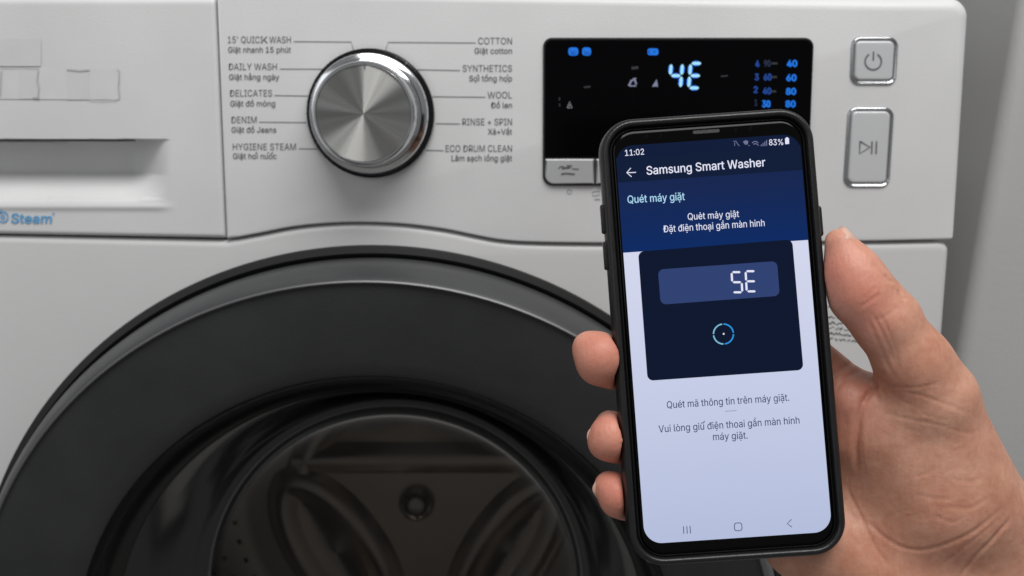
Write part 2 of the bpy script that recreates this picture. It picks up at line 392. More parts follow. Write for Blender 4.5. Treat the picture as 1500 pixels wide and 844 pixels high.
tc = t.nodes.new('ShaderNodeTexCoord'); sp = t.nodes.new('ShaderNodeSeparateXYZ'); L.new(tc.outputs['Object'], sp.inputs[0])
at = t.nodes.new('ShaderNodeMath'); at.operation = 'ARCTAN2'; L.new(sp.outputs[2], at.inputs[0]); L.new(sp.outputs[0], at.inputs[1])
sn = t.nodes.new('ShaderNodeMath'); sn.operation = 'SINE'; L.new(at.outputs[0], sn.inputs[0]); cs = t.nodes.new('ShaderNodeMath'); cs.operation = 'COSINE'; L.new(at.outputs[0], cs.inputs[0])
cb = t.nodes.new('ShaderNodeCombineXYZ'); L.new(sn.outputs[0], cb.inputs[0]); L.new(cs.outputs[0], cb.inputs[1])
ns = t.nodes.new('ShaderNodeTexNoise'); ns.inputs['Scale'].default_value = 3.2; ns.inputs['Detail'].default_value = 3; L.new(cb.outputs[0], ns.inputs['Vector'])
ro = t.nodes.new('ShaderNodeMapRange'); ro.inputs[1].default_value = .35; ro.inputs[2].default_value = .65; ro.inputs[3].default_value = .36; ro.inputs[4].default_value = .60
L.new(ns.outputs[0], ro.inputs[0]); L.new(ro.outputs[0], b.inputs['Roughness'])
ln_ = t.nodes.new('ShaderNodeVectorMath'); ln_.operation = 'LENGTH'; L.new(tc.outputs['Object'], ln_.inputs[0])
wv = t.nodes.new('ShaderNodeTexNoise'); wv.noise_dimensions = '1D'; wv.inputs['Scale'].default_value = 9000; L.new(ln_.outputs['Value'], wv.inputs['W'])
bp = t.nodes.new('ShaderNodeBump'); bp.inputs['Strength'].default_value = .12; bp.inputs['Distance'].default_value = .00005; L.new(wv.outputs[0], bp.inputs['Height'])
L.new(bp.outputs[0], b.inputs['Normal'])
# the face is turned metal: very shallow fan of sectors, each tipped a hair differently
NS = 96; V = [(0, 0, 0)]; Fc = []
ang = np.arange(NS)*2*np.pi/NS
wob = sum(a*np.sin(k*ang+ph) for k, a, ph in ((3, .00012, .3), (5, .00016, 1.1), (8, .00012, 2.0), (13, .00006, .5)))
for rr in (.006, .0120, .0180, .0226):
    for i in range(NS): V.append((rr*math.cos(ang[i]), -wob[i]*rr/.0226, rr*math.sin(ang[i])))
for i in range(NS):
    j = (i+1) % NS; Fc.append((0, 1+i, 1+j))
    for k in range(3): Fc.append((1+k*NS+i, 1+(k+1)*NS+i, 1+(k+1)*NS+j, 1+k*NS+j))
fc = mesh('dial_face', V, Fc, face, kroot, smooth=True); fc.location = (0, -.0259, 0)
fc2 = flat('dial_mark', [stroke([(533.6, 91), (533.4, 99)], 2.2)], ink, None, S0, .0268); fc2.parent = kroot; fc2.location = -kc

# display window
disp = [W2(*p) for p in rpoly([(795.5, 55.5), (1191.5, 55.5), (1183, 272), (795, 272)], [13, 13, 13, 15], 8)]
loft('display_window', disp, [(0, 0), (0, .0009), (.0004, .0013)], PY, black, wm, smooth=False)
dwn = bpy.data.objects['display_window']
dg = [W2(*p) for p in rpoly([(798, 58.2), (1189.5, 58.2), (1184.8, 230.5), (797.5, 230.5)], [11, 11, 1, 1], 8)]
loft('display_glass', dg, [(0, .001), (.0003, .0018)], PY, blackgl, dwn, smooth=False)
btnp = mat('silver_touch_key', (.46, .47, .47), .35, metal=.15, noise=.05)
for q, lab in (([(798.5, 232.5), (870.2, 232.5), (870, 269.6), (798, 269.6)], 'a'), ([(872.6, 232.5), (1183, 232.5), (1181, 269.6), (872.6, 269.6)], 'b')):
    loft('touch_key', [W2(*p) for p in rpoly(q, [.5, .5, .5, 13] if lab == 'a' else [.5, .5, 13, .5], 6)], [(0, .0012), (.0003, .0022), (.0007, .0024)], PY, btnp, dwn, smooth=False)
HG = .0020
# seven segment figures
def seg(cx, cy, w_, h_, on, th, lean=.09):
    P = {'a': ((-.5, -1), (.5, -1)), 'g': ((-.5, 0), (.5, 0)), 'd': ((-.5, 1), (.5, 1)), 'f': ((-.5, -1), (-.5, 0)), 'b': ((.5, -1), (.5, 0)), 'e': ((-.5, 0), (-.5, 1)), 'c': ((.5, 0), (.5, 1))}
    out = []
    for s in on:
        (x0, y0), (x1, y1) = P[s]; a = Vector((cx+x0*w_-y0*h_/2*lean, cy+y0*h_/2)); b = Vector((cx+x1*w_-y1*h_/2*lean, cy+y1*h_/2))
        d = (b-a).normalized(); n = Vector((-d.y, d.x)); g = th*.25; a += d*g; b -= d*g
        pts = [a, a+d*th*.5+n*th/2, b-d*th*.5+n*th/2, b, b-d*th*.5-n*th/2, a+d*th*.5-n*th/2]
        out.append(([tuple(p) for p in pts], [(0, 1, 2, 3, 4, 5)]))
    return out
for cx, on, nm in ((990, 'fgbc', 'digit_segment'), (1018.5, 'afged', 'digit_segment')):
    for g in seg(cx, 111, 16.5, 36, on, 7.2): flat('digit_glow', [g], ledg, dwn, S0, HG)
    for g in seg(cx, 111, 16.5, 36, on, 4.4): flat(nm, [g], led, dwn, S0, HG+.0002)
def ricon(cx, cy, w_, h_, m, inner=None):
    pts = rpoly([(cx-w_/2, cy-h_/2), (cx+w_/2, cy-h_/2), (cx+w_/2, cy+h_/2), (cx-w_/2, cy+h_/2)], min(w_, h_)*.35, 4)
    flat('indicator_icon', [fillpoly(pts)], m, dwn, S0, HG)
    if inner: flat('indicator_icon', inner, ledx if m is ledb else ledb2, dwn, S0, HG+.0002)
ledk = mat('icon_dark', (0, 0, 0), .6, emit=(0, .05, .3), es=.5)
for cx, cy, w_, h_ in ((839.8, 75.6, 14.5, 12), (859.3, 75.6, 13, 12)):
    ricon(cx, cy, w_, h_, ledb2)
    flat('indicator_icon', [stroke([(cx-4, cy-2), (cx-1, cy+2.5), (cx+2, cy-1), (cx+4, cy+2)], 1.2), stroke([(cx-4, cy+3.5), (cx+4, cy+3.5)], 1)], ledk, dwn, S0, HG+.0003)
ricon(956.5, 76, 16, 10, ledb2)
flat('indicator_icon', [stroke([(952, 73), (950, 76), (952, 79)], 1.2), stroke([(956, 76), (961, 76), (959, 74)], 1.2)], ledk, dwn, S0, HG+.0003)
flat('indicator_icon', [stroke([(921, 126), (925, 118), (930, 117), (932, 124)], 3), stroke([(922, 126), (932, 126)], 2), stroke([(927, 116), (932, 115)], 2)], ledw, dwn, S0, HG)
flat('indicator_icon', [fillpoly([(955, 127), (962, 116), (964, 127)])], ledw, dwn, S0, HG)
flat('indicator_icon', [stroke([(831, 158), (834.5, 149), (838, 158), (831, 158)], 1.5), stroke([(834.5, 153), (834.5, 156)], 1.5)], mat('icon_pale', (0, 0, 0), .6, emit=(.25, .25, .26), es=.7), dwn, S0, HG)
for q in [stroke([(855, 128), (865, 127)], 2.5), stroke([(819.5, 143), (819.5, 147)], 2), stroke([(819.5, 152), (820, 156)], 2), stroke([(1056, 112), (1066, 111)], 2), stroke([(1130, 93), (1139, 93)], 3), stroke([(925, 100), (935, 99)], 4), stroke([(1131, 113), (1138, 113)], 3), stroke([(1130, 134), (1137, 134)], 3)]: flat('indicator_mark', [q], ledx, dwn, S0, HG)
for s, cx, cy, w_, m in (('40', 1160.3, 93, 14, ledb2), ('60', 1159.3, 114, 13.5, ledb2), ('80', 1158.7, 134, 13.5, ledb2), ('80', 1158, 152.3, 13.5, ledb2),
                         ('60', 1124.5, 113, 10.5, ledb), ('40', 1123.6, 133.3, 11, ledb), ('30', 1122.4, 152.3, 11, ledb2),
                         ('4', 1109.5, 93.5, 5, ledb), ('3', 1108.5, 113, 5, ledb), ('2', 1107, 131.4, 5, ledb), ('1', 1107.3, 150.5, 3, ledd), ('90', 1124, 93, 9, ledd)):
    text('indicator_digit', s, cx-w_/2, cx+w_/2, cy+4.6, 9.2, m, dwn, S0, HG, off=.09)
# key captions
capm = mat('faint_print', (.34, .37, .40), .6)
flat('key_caption', [stroke([(818, 247), (821, 244), (826, 243.5)], 1.2), stroke([(823, 246.5), (836, 245)], 2.2), stroke([(830, 242.5), (838, 243)], 1.4), stroke([(838, 247), (848, 248)], 1.2), stroke([(822, 255), (829, 254), (842, 255)], 2.0)], mat('key_print', (.10, .10, .10), .6), dwn, S0, .0027)
flat('key_caption', [arc((834, 281), 3.2, 0, 350, 12, 1.2), stroke([(868, 281), (878, 280), (878, 286), (868, 287), (868, 281)], 1.2), stroke([(871, 292), (879, 292)], 2)], capm, cp, S0, .00025)

# push buttons
def button(name, q, r, icon):
    loop = [W2(*p) for p in rpoly(q, r, 7)]
    o = loft(name, loop, [(0, 0), (.0002, .0007), (.0008, .0010), (.0013, .0006), (.0019, .00025), (.0024, .0003)], PY, moat, wm, cap1=False, sharp=60)
    loft('button_cap', inset(loop, .0022), [(0, .0001), (.0001, .0009), (.0006, .00135), (.0012, .0014)], PY, silver, o, sharp=60)
    flat('button_symbol', icon, ink, o, S0, .0017)
button('power_button', [(1247, 53.5), (1316.2, 53.5), (1312.3, 124.5), (1243.8, 124.5)], 14, [arc((1279.3, 90), 12, 60, -240, 28, 2), stroke([(1279.8, 75.5), (1279.4, 88.5)], 2)])
button('start_button', [(1241.8, 156.5), (1310.2, 156.5), (1302.6, 274.5), (1234, 274.5)], 14, [stroke([(1260, 207), (1274.5, 215.5), (1259.2, 225), (1260, 206.5)], 1.9), stroke([(1277.6, 207), (1277, 225.5)], 2), stroke([(1284.2, 207), (1283.4, 225.5)], 2)])
# paper note on the cabinet front
note = loft('paper_note', [W2(*p) for p in ((1195, 438), (1290, 438), (1284, 560), (1190, 560))], [(0, -.0016), (0, -.0010)], PY, mat('note_paper', (.62, .62, .61), .7), wm, smooth=False)
g = []
for k, y in enumerate((450, 456, 465, 473, 480, 488, 496)):
    x = 1213 if k != 1 else 1222; xe = 1236+5*k
    while x < xe:
        l = random.uniform(3, 11); n_ = max(3, int(l/2))
        g.append(stroke([(x+l*i/n_, y+random.uniform(-1.7, 1.7)+.12*(x-1213)) for i in range(n_+1)], random.uniform(.9, 2.4))); x += l+random.uniform(.5, 3)
flat('note_scribble', g, mat('faded_ink', (.13, .13, .13), .7), note, S0, -.0008, kind='stuff')
flat('scratch', [stroke([(1301, 388), (1301.5, 400)], .9)], inkl, wm, S0, -.0013)

# door
door = bpy.data.objects.new('door', None); COL.objects.link(door); door.parent = wm; door.location = (DX, 0, DZ); door.empty_display_size = .05
turn('door_gasket', [(.2262, -.004), (.2250, .0005), (.2215, .0015), (.2180, -.002), (.2150, -.006)], black, door, n=192)
turn('door_rim', [(.2185, -.004), (.2192, .004), (.2188, .012), (.2172, .019), (.2146, .0255), (.2128, .0288), (.2118, .0297), (.2108, .0295), (.2105, .0285)], rimm, door, n=192)
turn('rim_highlight_ring', [(.2122, .0290), (.2121, .0300), (.2114, .0305), (.2108, .0301), (.2106, .0290)], mat('rim_highlight_metal', (.14, .14, .145), .42, metal=.5), door, n=192)  # lighter ring added as the highlight along the rim's inner edge
turn('door_frame', [(.2106, .0285), (.2000, .0278), (.1850, .0262), (.1700, .0235), (.1630, .0215), (.1612, .0200)], dark, door, n=192)
turn('door_trim', [(.1612, .0200), (.1600, .0150), (.1560, .0060), (.1500, .0000), (.1470, -.0020)], mat('black_gloss_trim', (.006, .006, .006), .22, spec=.4), door, n=160)
turn('door_glass', [(.1475, -.001), (.1440, -.010), (.1400, -.022), (.1330, -.045), (.1260, -.066), (.1200, -.078), (.1110, -.087), (.0950, -.092), (.0600, -.095), (.0200, -.096), (.0003, -.0961)], glass, door, n=160, sharp=180)
turn('drum_gasket', [(.1600, -.006), (.1620, -.030), (.1640, -.060), (.1560, -.066), (.1540, -.075), (.1600, -.085), (.1680, -.095)], mat('grey_rubber', (.010, .010, .010), .4), door, n=128)
# drum
drum = bpy.data.objects.new('drum', None); COL.objects.link(drum); drum.parent = wm; drum.location = (DX, 0, DZ); drum.empty_display_size = .05
blockm = mat('light_block_black', (.006, .006, .006), .5)
turn('light_block_tub', [(.222, -.004), (.226, -.03), (.250, -.06), (.252, -.30), (.0005, -.31)], blockm, drum, n=96)  # black shell added round the drum to block light inside the cabinet
turn('drum_wall', [(.168, -.095), (.200, -.103), (.236, -.112), (.240, -.12), (.240, -.185), (.232, -.198), (.205, -.203), (.180, -.198), (.150, -.196), (.135, -.203), (.128, -.2045), (.060, -.2045), (.0005, -.2045)], steel, drum, n=128)
def ell(cx, cz, a, b, rot, n=44): 
    c_, s_ = math.cos(rot), math.sin(rot)
    return [Vector((cx+a*math.cos(q)*c_-b*math.sin(q)*s_, cz+a*math.cos(q)*s_+b*math.sin(q)*c_)) for q in [2*math.pi*k/n for k in range(n)]]
def segm(a0, pr, ch):
    th = math.acos(ch/pr); l = [Vector((pr*math.cos(a0-th+2*th*q/40), pr*math.sin(a0-th+2*th*q/40))) for q in range(41)]
    return rpoly([tuple(l[0])]+[tuple(p) for p in l[4:37]]+[tuple(l[-1])], [.006]+[0]*33+[.006], 6)
for loop in (segm(math.radians(90), .104, .022), ell(-.062, -.040, .078, .040, math.radians(-58)), ell(.070, -.040, .078, .036, math.radians(58))):   # embossed pads of the back plate
    loft('drum_emboss', loop, [(0, -.2055), (.0015, -.2025), (.0045, -.1975), (.008, -.1945), (.012, -.1930), (.016, -.1935), (.020, -.1955), (.024, -.1985), (.027, -.2005)], PY, steel, drum, sharp=60)
turn('drum_hub', [(.014, -.205), (.0135, -.199), (.012, -.195), (.009, -.192), (.005, -.190), (.0004, -.1895)], steelp, drum, n=48)
for k in range(3):
    a = math.radians(30+120*k); ca, sa = math.cos(a), math.sin(a); V = []; Fc = []
    secs = [(-.118, .02, .030), (-.13, .055, .026), (-.16, .062, .024), (-.19, .055, .026), (-.198, .02, .030)]
    for h, ht, hw in secs:
        for s_, rr in ((-1, .239), (-.55, .239-ht*.8), (0, .239-ht), (.55, .239-ht*.8), (1, .239)):
            x, z = rr, s_*hw; V.append((x*ca-z*sa, -h, x*sa+z*ca))
    for i in range(len(secs)-1):
        for j in range(4): Fc.append((i*5+j, i*5+j+1, (i+1)*5+j+1, (i+1)*5+j))
    mesh('drum_lifter', V, Fc, lifter, drum)
V = []; Fc = []
for i in range(6):
    for j in range(56):
        rr = .140+i*.013; a = 2*math.pi*(j+.5*(i % 2))/56; yy = np.interp(rr, [.128, .135, .150, .180, .205, .232], [.2045, .203, .196, .198, .203, .198])-.0006; b = len(V)
        for q in range(6): V.append(((rr+.0022*math.cos(q*math.pi/3))*math.cos(a)-.0022*math.sin(q*math.pi/3)*math.sin(a), yy, (rr+.0022*math.cos(q*math.pi/3))*math.sin(a)+.0022*math.sin(q*math.pi/3)*math.cos(a)))
        Fc.append(tuple(b+q for q in range(6)))
mesh('drum_perforation', V, Fc, hole, drum, smooth=False, kind='stuff')

# ------------------------------------------------------------------ smartphone
PH = Matrix.Translation((.0743640, -.0174007, -.3442962)) @ (Euler((-.0442159, 0, 0)).to_matrix() @ Euler((0, -.0102311, 0)).to_matrix() @ Euler((0, 0, .0687304)).to_matrix()).to_4x4()
PW = CAM @ PH; PI_ = PW.inverted()
SW, SH = .0655, .14042
phone = empty('smartphone', 'smartphone in a black case held before the washing machine, lit screen showing SE', 'smartphone')
phone.matrix_world = PW
def PS(px, py, h=0):      # photo pixel -> point of the screen plane in phone coordinates
    o = PI_ @ CAM.translation; d = (PI_.to_3x3() @ (CAM.to_3x3() @ Vector(((px-750)/F, -(py-422)/F, -1))))
    p = o + d*(-o.z/d.z); return (p.x, p.y, h)
PZ = lambda u, v, h: (u, v, h)
def rrect(w_, h_, r, cy=0, n=12): return rpoly([(-w_/2, cy-h_/2), (w_/2, cy-h_/2), (w_/2, cy+h_/2), (-w_/2, cy+h_/2)], r, n)
casem = mat('black_case', (.009, .009, .0095), .36, spec=.5, bump=.3, bscale=1500, rvar=.06, nscale=200)
case2 = mat('black_frame_metal', (.012, .012, .013), .25, spec=.6)
glassb = mat('phone_front_glass', (.001, .001, .001), .06, spec=.16)
c_off = .0008
CW, CH = .0770, .1592
caseloop = rrect(CW, CH, .0125, c_off)
case = loft('phone_case', caseloop, [(.004, -.0098), (.0018, -.0092), (.0005, -.0078), (0, -.0055), (.0002, -.0025), (.0008, -.0003), (.0016, .0007), (.0024, .0008), (.0030, .0003), (.0033, -.0008), (.0035, -.0022)], PZ, casem, phone, cap0=True, cap1=False, sharp=180)
loft('phone_frame', inset(caseloop, .0034), [(0, -.006), (0, -.0020), (.0004, -.0012), (.0009, -.0010)], PZ, case2, phone, cap1=False, sharp=180)
loft('front_glass', inset(caseloop, .0043), [(0, -.0016), (.0002, -.0009), (.0007, -.00045), (.0014, -.0002), (.0024, -.00008), (.003, -.00006)], PZ, glassb, phone, sharp=180)
def sidebump(name, x, y0, y1, s):
    b = rpoly([(y0, -.0062), (y1, -.0062), (y1, -.0026), (y0, -.0026)], .0012, 4)
    loft(name, b, [(0, -.001), (0, .0006), (.0004, .0010)], lambda u, v, h: (x+s*h, u, v), casem, phone, sharp=60)
for y0, y1 in ((298, 341), (353, 395)):
    a = PS(882, y0)[1]; b = PS(886, y1)[1]; sidebump('volume_button', -CW/2+.0001, b, a, -1)
a = PS(1202, 300)[1]; b = PS(1204, 345)[1]; sidebump('side_button', CW/2-.0001, b, a, 1)
loft('earpiece', [Vector(PS(p.x, p.y)[:2]) for p in rpoly([(1014.5, 191.6), (1054, 188.8), (1054.4, 194.2), (1014.9, 197)], 2.4, 5)], [(0, -.0001), (.0001, .0001)], PZ, mat('speaker_mesh', (.045, .047, .05), .5, bump=1, bscale=4000), phone, smooth=False)
for cx, cy, r in ((947, 200, 3), (968, 199, 2.4), (1077, 191, 3.0), (1099, 189, 3.6)):
    loft('front_sensor', [Vector(PS(cx+r*math.cos(q), cy+r*math.sin(q))[:2]) for q in [k*math.pi/10 for k in range(20)]], [(0, -.0001), (.0001, .00003)], PZ, mat('sensor_glass', (.002, .002, .003), .15, spec=.2), phone, smooth=False)

def scr_mat(name, c, c2=None, es=1.0):
    m = mat(name, (0, 0, 0), .12, spec=.12, emit=c, es=es)
    t = m.node_tree
    tc = t.nodes.new('ShaderNodeTexCoord'); sp = t.nodes.new('ShaderNodeSeparateXYZ'); t.links.new(tc.outputs['Object'], sp.inputs[0])
    ns = t.nodes.new('ShaderNodeTexNoise'); ns.inputs['Scale'].default_value = 1500; t.links.new(tc.outputs['Object'], ns.inputs['Vector'])
    if c2:
        mr = t.nodes.new('ShaderNodeMapRange'); mr.inputs[1].default_value = (-.07 if name == 'screen_white' else .034); mr.inputs[2].default_value = (.03 if name == 'screen_white' else .055)
        t.links.new(sp.outputs[1], mr.inputs[0])
        mx = t.nodes.new('ShaderNodeMix'); mx.data_type = 'RGBA'; mx.inputs[6].default_value = (*c2, 1); mx.inputs[7].default_value = (*c, 1)
        t.links.new(mr.outputs[0], mx.inputs[0]); t.links.new(mx.outputs[2], t.nodes['Principled BSDF'].inputs['Emission Color'])
    return m
s_white = scr_mat('screen_white', lin((211, 215, 237)), lin((180, 190, 220)))
s_head = scr_mat('screen_header', lin((15, 28, 56)))
s_stat = scr_mat('screen_status', lin((14, 27, 58)))
s_blue = scr_mat('screen_blue', lin((22, 38, 80)), lin((11, 42, 98)))
s_card = scr_mat('screen_card', lin((12, 22, 46)))
s_box = scr_mat('screen_box', lin((48, 66, 114)))
s_txt = scr_mat('screen_text_white', lin((228, 230, 248)))
s_txt2 = scr_mat('screen_text_cyan', lin((170, 215, 240)))
s_dark = scr_mat('screen_text_dark', lin((58, 62, 98)))
s_icon = scr_mat('screen_icon_grey', lin((112, 116, 150))); s_nav = scr_mat('screen_nav_grey', lin((88, 92, 120)))
s_arc1 = scr_mat('screen_arc_blue', lin((45, 150, 225))); s_arc2 = scr_mat('screen_arc_pale', lin((125, 190, 215)))
scr = loft('display', rrect(SW, SH, .0062), [(0, -.0001), (0, .00005)], PZ, s_white, phone, smooth=False)
def strip(name, ya, yb, m, h, r=None):   # full-width band of the screen between two heights (m)
    c = [(-SW/2-.00012, yb), (SW/2+.00012, yb), (SW/2+.00012, ya), (-SW/2-.00012, ya)]
    loop = rpoly(c, r or [0, 0, 0, 0], 10)
    V, Fc = fillpoly([(p.x, p.y) for p in dedup([Vector(q) for q in loop])])
    return mesh(name, [(p[0], p[1], h) for p in V], Fc, m, scr, smooth=False)
yh = PS(905, 268)[1]; ys = PS(905, 231.5)[1]; yb = PS(912, 370.5)[1]; e = .0001
strip('status_bar', SH/2+.00012, ys, s_stat, .00010, [0, 0, .0062, .0062])
strip('header_bar', ys, yh, s_head, .00010)
strip('title_banner', yh, yb, s_blue, .00010)
def scard(name, q, r, m, h):
    pts = [Vector(PS(*p)[:2]) for p in q]; V, Fc = fillpoly([(p.x, p.y) for p in dedup(rpoly(pts, r, 7))])
    return mesh(name, [(p[0], p[1], h) for p in V], Fc, m, scr, smooth=False)
scard('scan_card', [(934.6, 368.8), (1160.3, 350.8), (1176.8, 542), (948.6, 558)], .0021, s_card, .00014)
scard('code_box', [(963.5, 395), (1138, 382.6), (1142, 433.4), (967.8, 446.4)], .0020, s_box, .00018)
SL = -.0725
def ptext(body, x0, x1, yb_, cap, m, off=0, slope=SL): return text('screen_lettering', body, x0, x1, yb_, cap, m, scr, PS, .00022, off=off, slope=slope)
ptext('11:02', 915.8, 943.5, 228.6, 8.6, s_txt, .015)
ptext('83%', 1126.5, 1147, 213.2, 8.6, s_txt, .015, -.03)
flat('status_icon', [fillpoly([(1149.6, 203), (1155.4, 202.4), (1155.8, 211), (1150, 211.6)]), fillpoly([(1151, 201.6), (1153.8, 201.3), (1153.9, 202.6), (1151.1, 202.9)])], s_txt, scr, PS, .00022)
flat('status_icon', [stroke([(1074, 207.5), (1078, 207), (1080, 211), (1083, 214)], 1), stroke([(1076, 214), (1076, 209)], 1), fillpoly([(1088, 208), (1092, 205.6), (1096, 207), (1095, 212), (1091, 212)]), stroke([(1096, 213.5), (1098, 213.5)], 1.2)], s_icon, scr, PS, .00022)
flat('status_icon', [arc((1106, 212.5), 5, 30, 150, 10, 1.3), arc((1106, 213), 2.4, 20, 160, 8, 1.3), stroke([(1109, 211), (1111, 214)], 1)]+[stroke([(1115+2.6*k, 214.5-.2*k), (1115+2.6*k-.1, 212-2.2*k)], 1.4) for k in range(4)], s_icon, scr, PS, .00022)
ptext('Samsung Smart Washer', 947.5, 1121, 256.2, 12.2, s_txt, .019, -.0715)
flat('back_arrow', [stroke([(931.5, 252.8), (918.5, 253.2)], 1.3), stroke([(924, 246.3), (918, 253.2), (925, 259.2)], 1.3)], s_txt, scr, PS, .00022)
ptext('Quét máy giặt', 919.5, 1003, 298, 11, s_txt2, .015, -.058)
ptext('Quẻt mảy giật', 1007.5, 1082.5, 322.4, 9.6, s_txt, .006, -.058)
ptext('Đặt điện thoại gần màn hinh', 971.5, 1120, 340.6, 9.8, s_txt, .006, -.0625)
for cx, on in ((1079.3, 'afgcd'), (1099.8, 'afged')):
    cy = 413.6-(cx-1079)*.068
    for gsg in seg(cx, cy, 14, 29.5, on, 3.1, lean=-.055): flat('code_segment', [gsg], s_txt, scr, PS, .00022)
for a0, a1, m in ((4, 86, s_arc1), (94, 176, s_arc2), (184, 266, s_arc2), (274, 356, s_arc1)): flat('scan_arc', [arc((1059.6, 489.4), 14.6, a0+4, a1+4, 12, 2.0)], m, scr, PS, .00020)
flat('scan_dot', [fillpoly([(1059.9+1.4*math.cos(q), 489.2+1.4*math.sin(q)) for q in [k*math.pi/5 for k in range(10)]])], s_txt, scr, PS, .00020)
ptext('Quét mã thông tin trên máy giặt.', 977, 1156, 598.3, 10.3, s_dark, .009, -.0625)
ptext('Vui lòng giữ điện thoai gần màn hinh', 965, 1171, 633.6, 10.3, s_dark, .009, -.064)
ptext('máy giặt.', 1044.5, 1095, 645, 10.3, s_dark, .009, -.05)
flat('divider_line', [stroke([(1062, 602.6), (1079, 601.5)], .7)], s_icon, scr, PS, .00020)
flat('nav_icon', [stroke([(1001, 771), (1001.6, 782)], 1.3), stroke([(1006, 770.7), (1006.6, 781.7)], 1.3), stroke([(1010.6, 770.4), (1011.4, 781.4)], 1.3)], s_nav, scr, PS, .00020)
hr = rpoly([(1075.4, 766.4), (1086.2, 765.7), (1086.9, 777), (1075.9, 777.7)], 3.4, 5); hr = dedup(hr); flat('nav_icon', [stroke(hr+[hr[0], hr[1]], 1.3)], s_nav, scr, PS, .00020)
flat('nav_icon', [stroke([(1159.2, 760.6), (1153, 767), (1159.8, 772.2)], 1.3)], s_nav, scr, PS, .00020)

# ------------------------------------------------------------------ hand
D0 = 344.3
def H3(px, py, z):                    # camera axes, millimetres
    d = D0-z; return np.array([(px-750)/F*d, -(py-422)/F*d, z-D0])
STEP = .75
lo = H3(815, 920, -55); hi = H3(1560, 315, 25); lo[2] = -D0-62; hi[2] = -D0+26
lo[0] = H3(815, 500, 0)[0]; hi[0] = H3(1640, 500, 0)[0]; lo[1] = H3(900, 985, 0)[1]; hi[1] = H3(900, 318, 0)[1]
ax = [np.arange(lo[i], hi[i], STEP, dtype=np.float32) for i in range(3)]
Dg = np.full([len(a) for a in ax], 30.0, np.float32)
def cone(a, ra, b, rb, k=4.0, squash=None):
    a = H3(*a); b = H3(*b); m = max(ra, rb)+k+14
    sl_ = []
    for i in range(3):
        i0 = np.searchsorted(ax[i], min(a[i], b[i])-m); i1 = np.searchsorted(ax[i], max(a[i], b[i])+m); sl_.append(slice(i0, i1))
    X, Y, Z = np.meshgrid(ax[0][sl_[0]], ax[1][sl_[1]], ax[2][sl_[2]], indexing='ij')
    if X.size == 0: return
    ba = b-a; l2 = float(ba@ba)
    if l2 < 1e-6: d = np.sqrt((X-a[0])**2+(Y-a[1])**2+(Z-a[2])**2)-ra
    else:
        rr = ra-rb; a2 = l2-rr*rr; il2 = 1/l2
        px_, py_, pz_ = X-a[0], Y-a[1], Z-a[2]; y = px_*ba[0]+py_*ba[1]+pz_*ba[2]; z = y-l2
        x2 = (px_*l2-ba[0]*y)**2+(py_*l2-ba[1]*y)**2+(pz_*l2-ba[2]*y)**2
        y2 = y*y*l2; z2 = z*z*l2; kk = np.sign(rr)*rr*rr*x2
        d = (np.sqrt(np.maximum(x2*a2*il2, 0))+y*rr)*il2-ra
        c1 = np.sign(z)*a2*z2 > kk; c2 = (np.sign(y)*a2*y2 < kk) & ~c1
        d = np.where(c1, np.sqrt(x2+z2)*il2-rb, d); d = np.where(c2, np.sqrt(x2+y2)*il2-ra, d)
    g = Dg[sl_[0], sl_[1], sl_[2]]
    h = np.maximum(k-np.abs(g-d), 0)/k
    Dg[sl_[0], sl_[1], sl_[2]] = np.minimum(g, d)-h*h*k*.25
cone((1244, 588, -15), 9.5, (1238, 640, -19), 10, 3)
# wrist and forearm
cone((1445, 785, -22), 21, (1640, 1010, -28), 26, 10); cone((1365, 850, -24), 19, (1560, 1090, -30), 25, 14)
# palm
Mi, Mm, Mr, Mp = (1268, 600, -25), (1222, 655, -26), (1195, 715, -27), (1185, 775, -25)
cone(Mi, 10.5, (1440, 780, -22), 18, 8); cone(Mm, 10.5, (1415, 805, -24), 18, 12); cone(Mr, 10.5, (1385, 830, -24), 18, 12); cone(Mp, 10.5, (1350, 855, -24), 17, 12)
cone((1166, 792, -21), 12.5, (1195, 800, -20), 13, 6); cone((1195, 800, -20), 13, (1325, 865, -20), 18, 10)
# thenar
cone((1372, 590, -5), 13.5, (1428, 735, -14), 17.5, 10)
cone((1318, 640, -14), 16.5, (1370, 735, -14), 21, 12)
cone((1345, 580, -8), 11, (1285, 612, -22), 11, 10)
# thumb
cone((1230, 358, -1), 5.6, (1248, 402, -1), 9.6, 2); cone((1248, 402, -1), 9.8, (1262, 430, 0), 11.0, 4); cone((1262, 430, 0), 10.8, (1297, 470, 0), 11.2, 4)
cone((1297, 470, 0), 11.2, (1340, 535, -2), 12.2, 4); cone((1340, 535, -2), 12.4, (1366, 580, -5), 14.2, 6)
cone((1284, 424, -1), 6.6, (1294, 434, -1), 6.8, 1.8); cone((1303, 446, -1), 6.6, (1316, 459, -1), 7.2, 1.8)
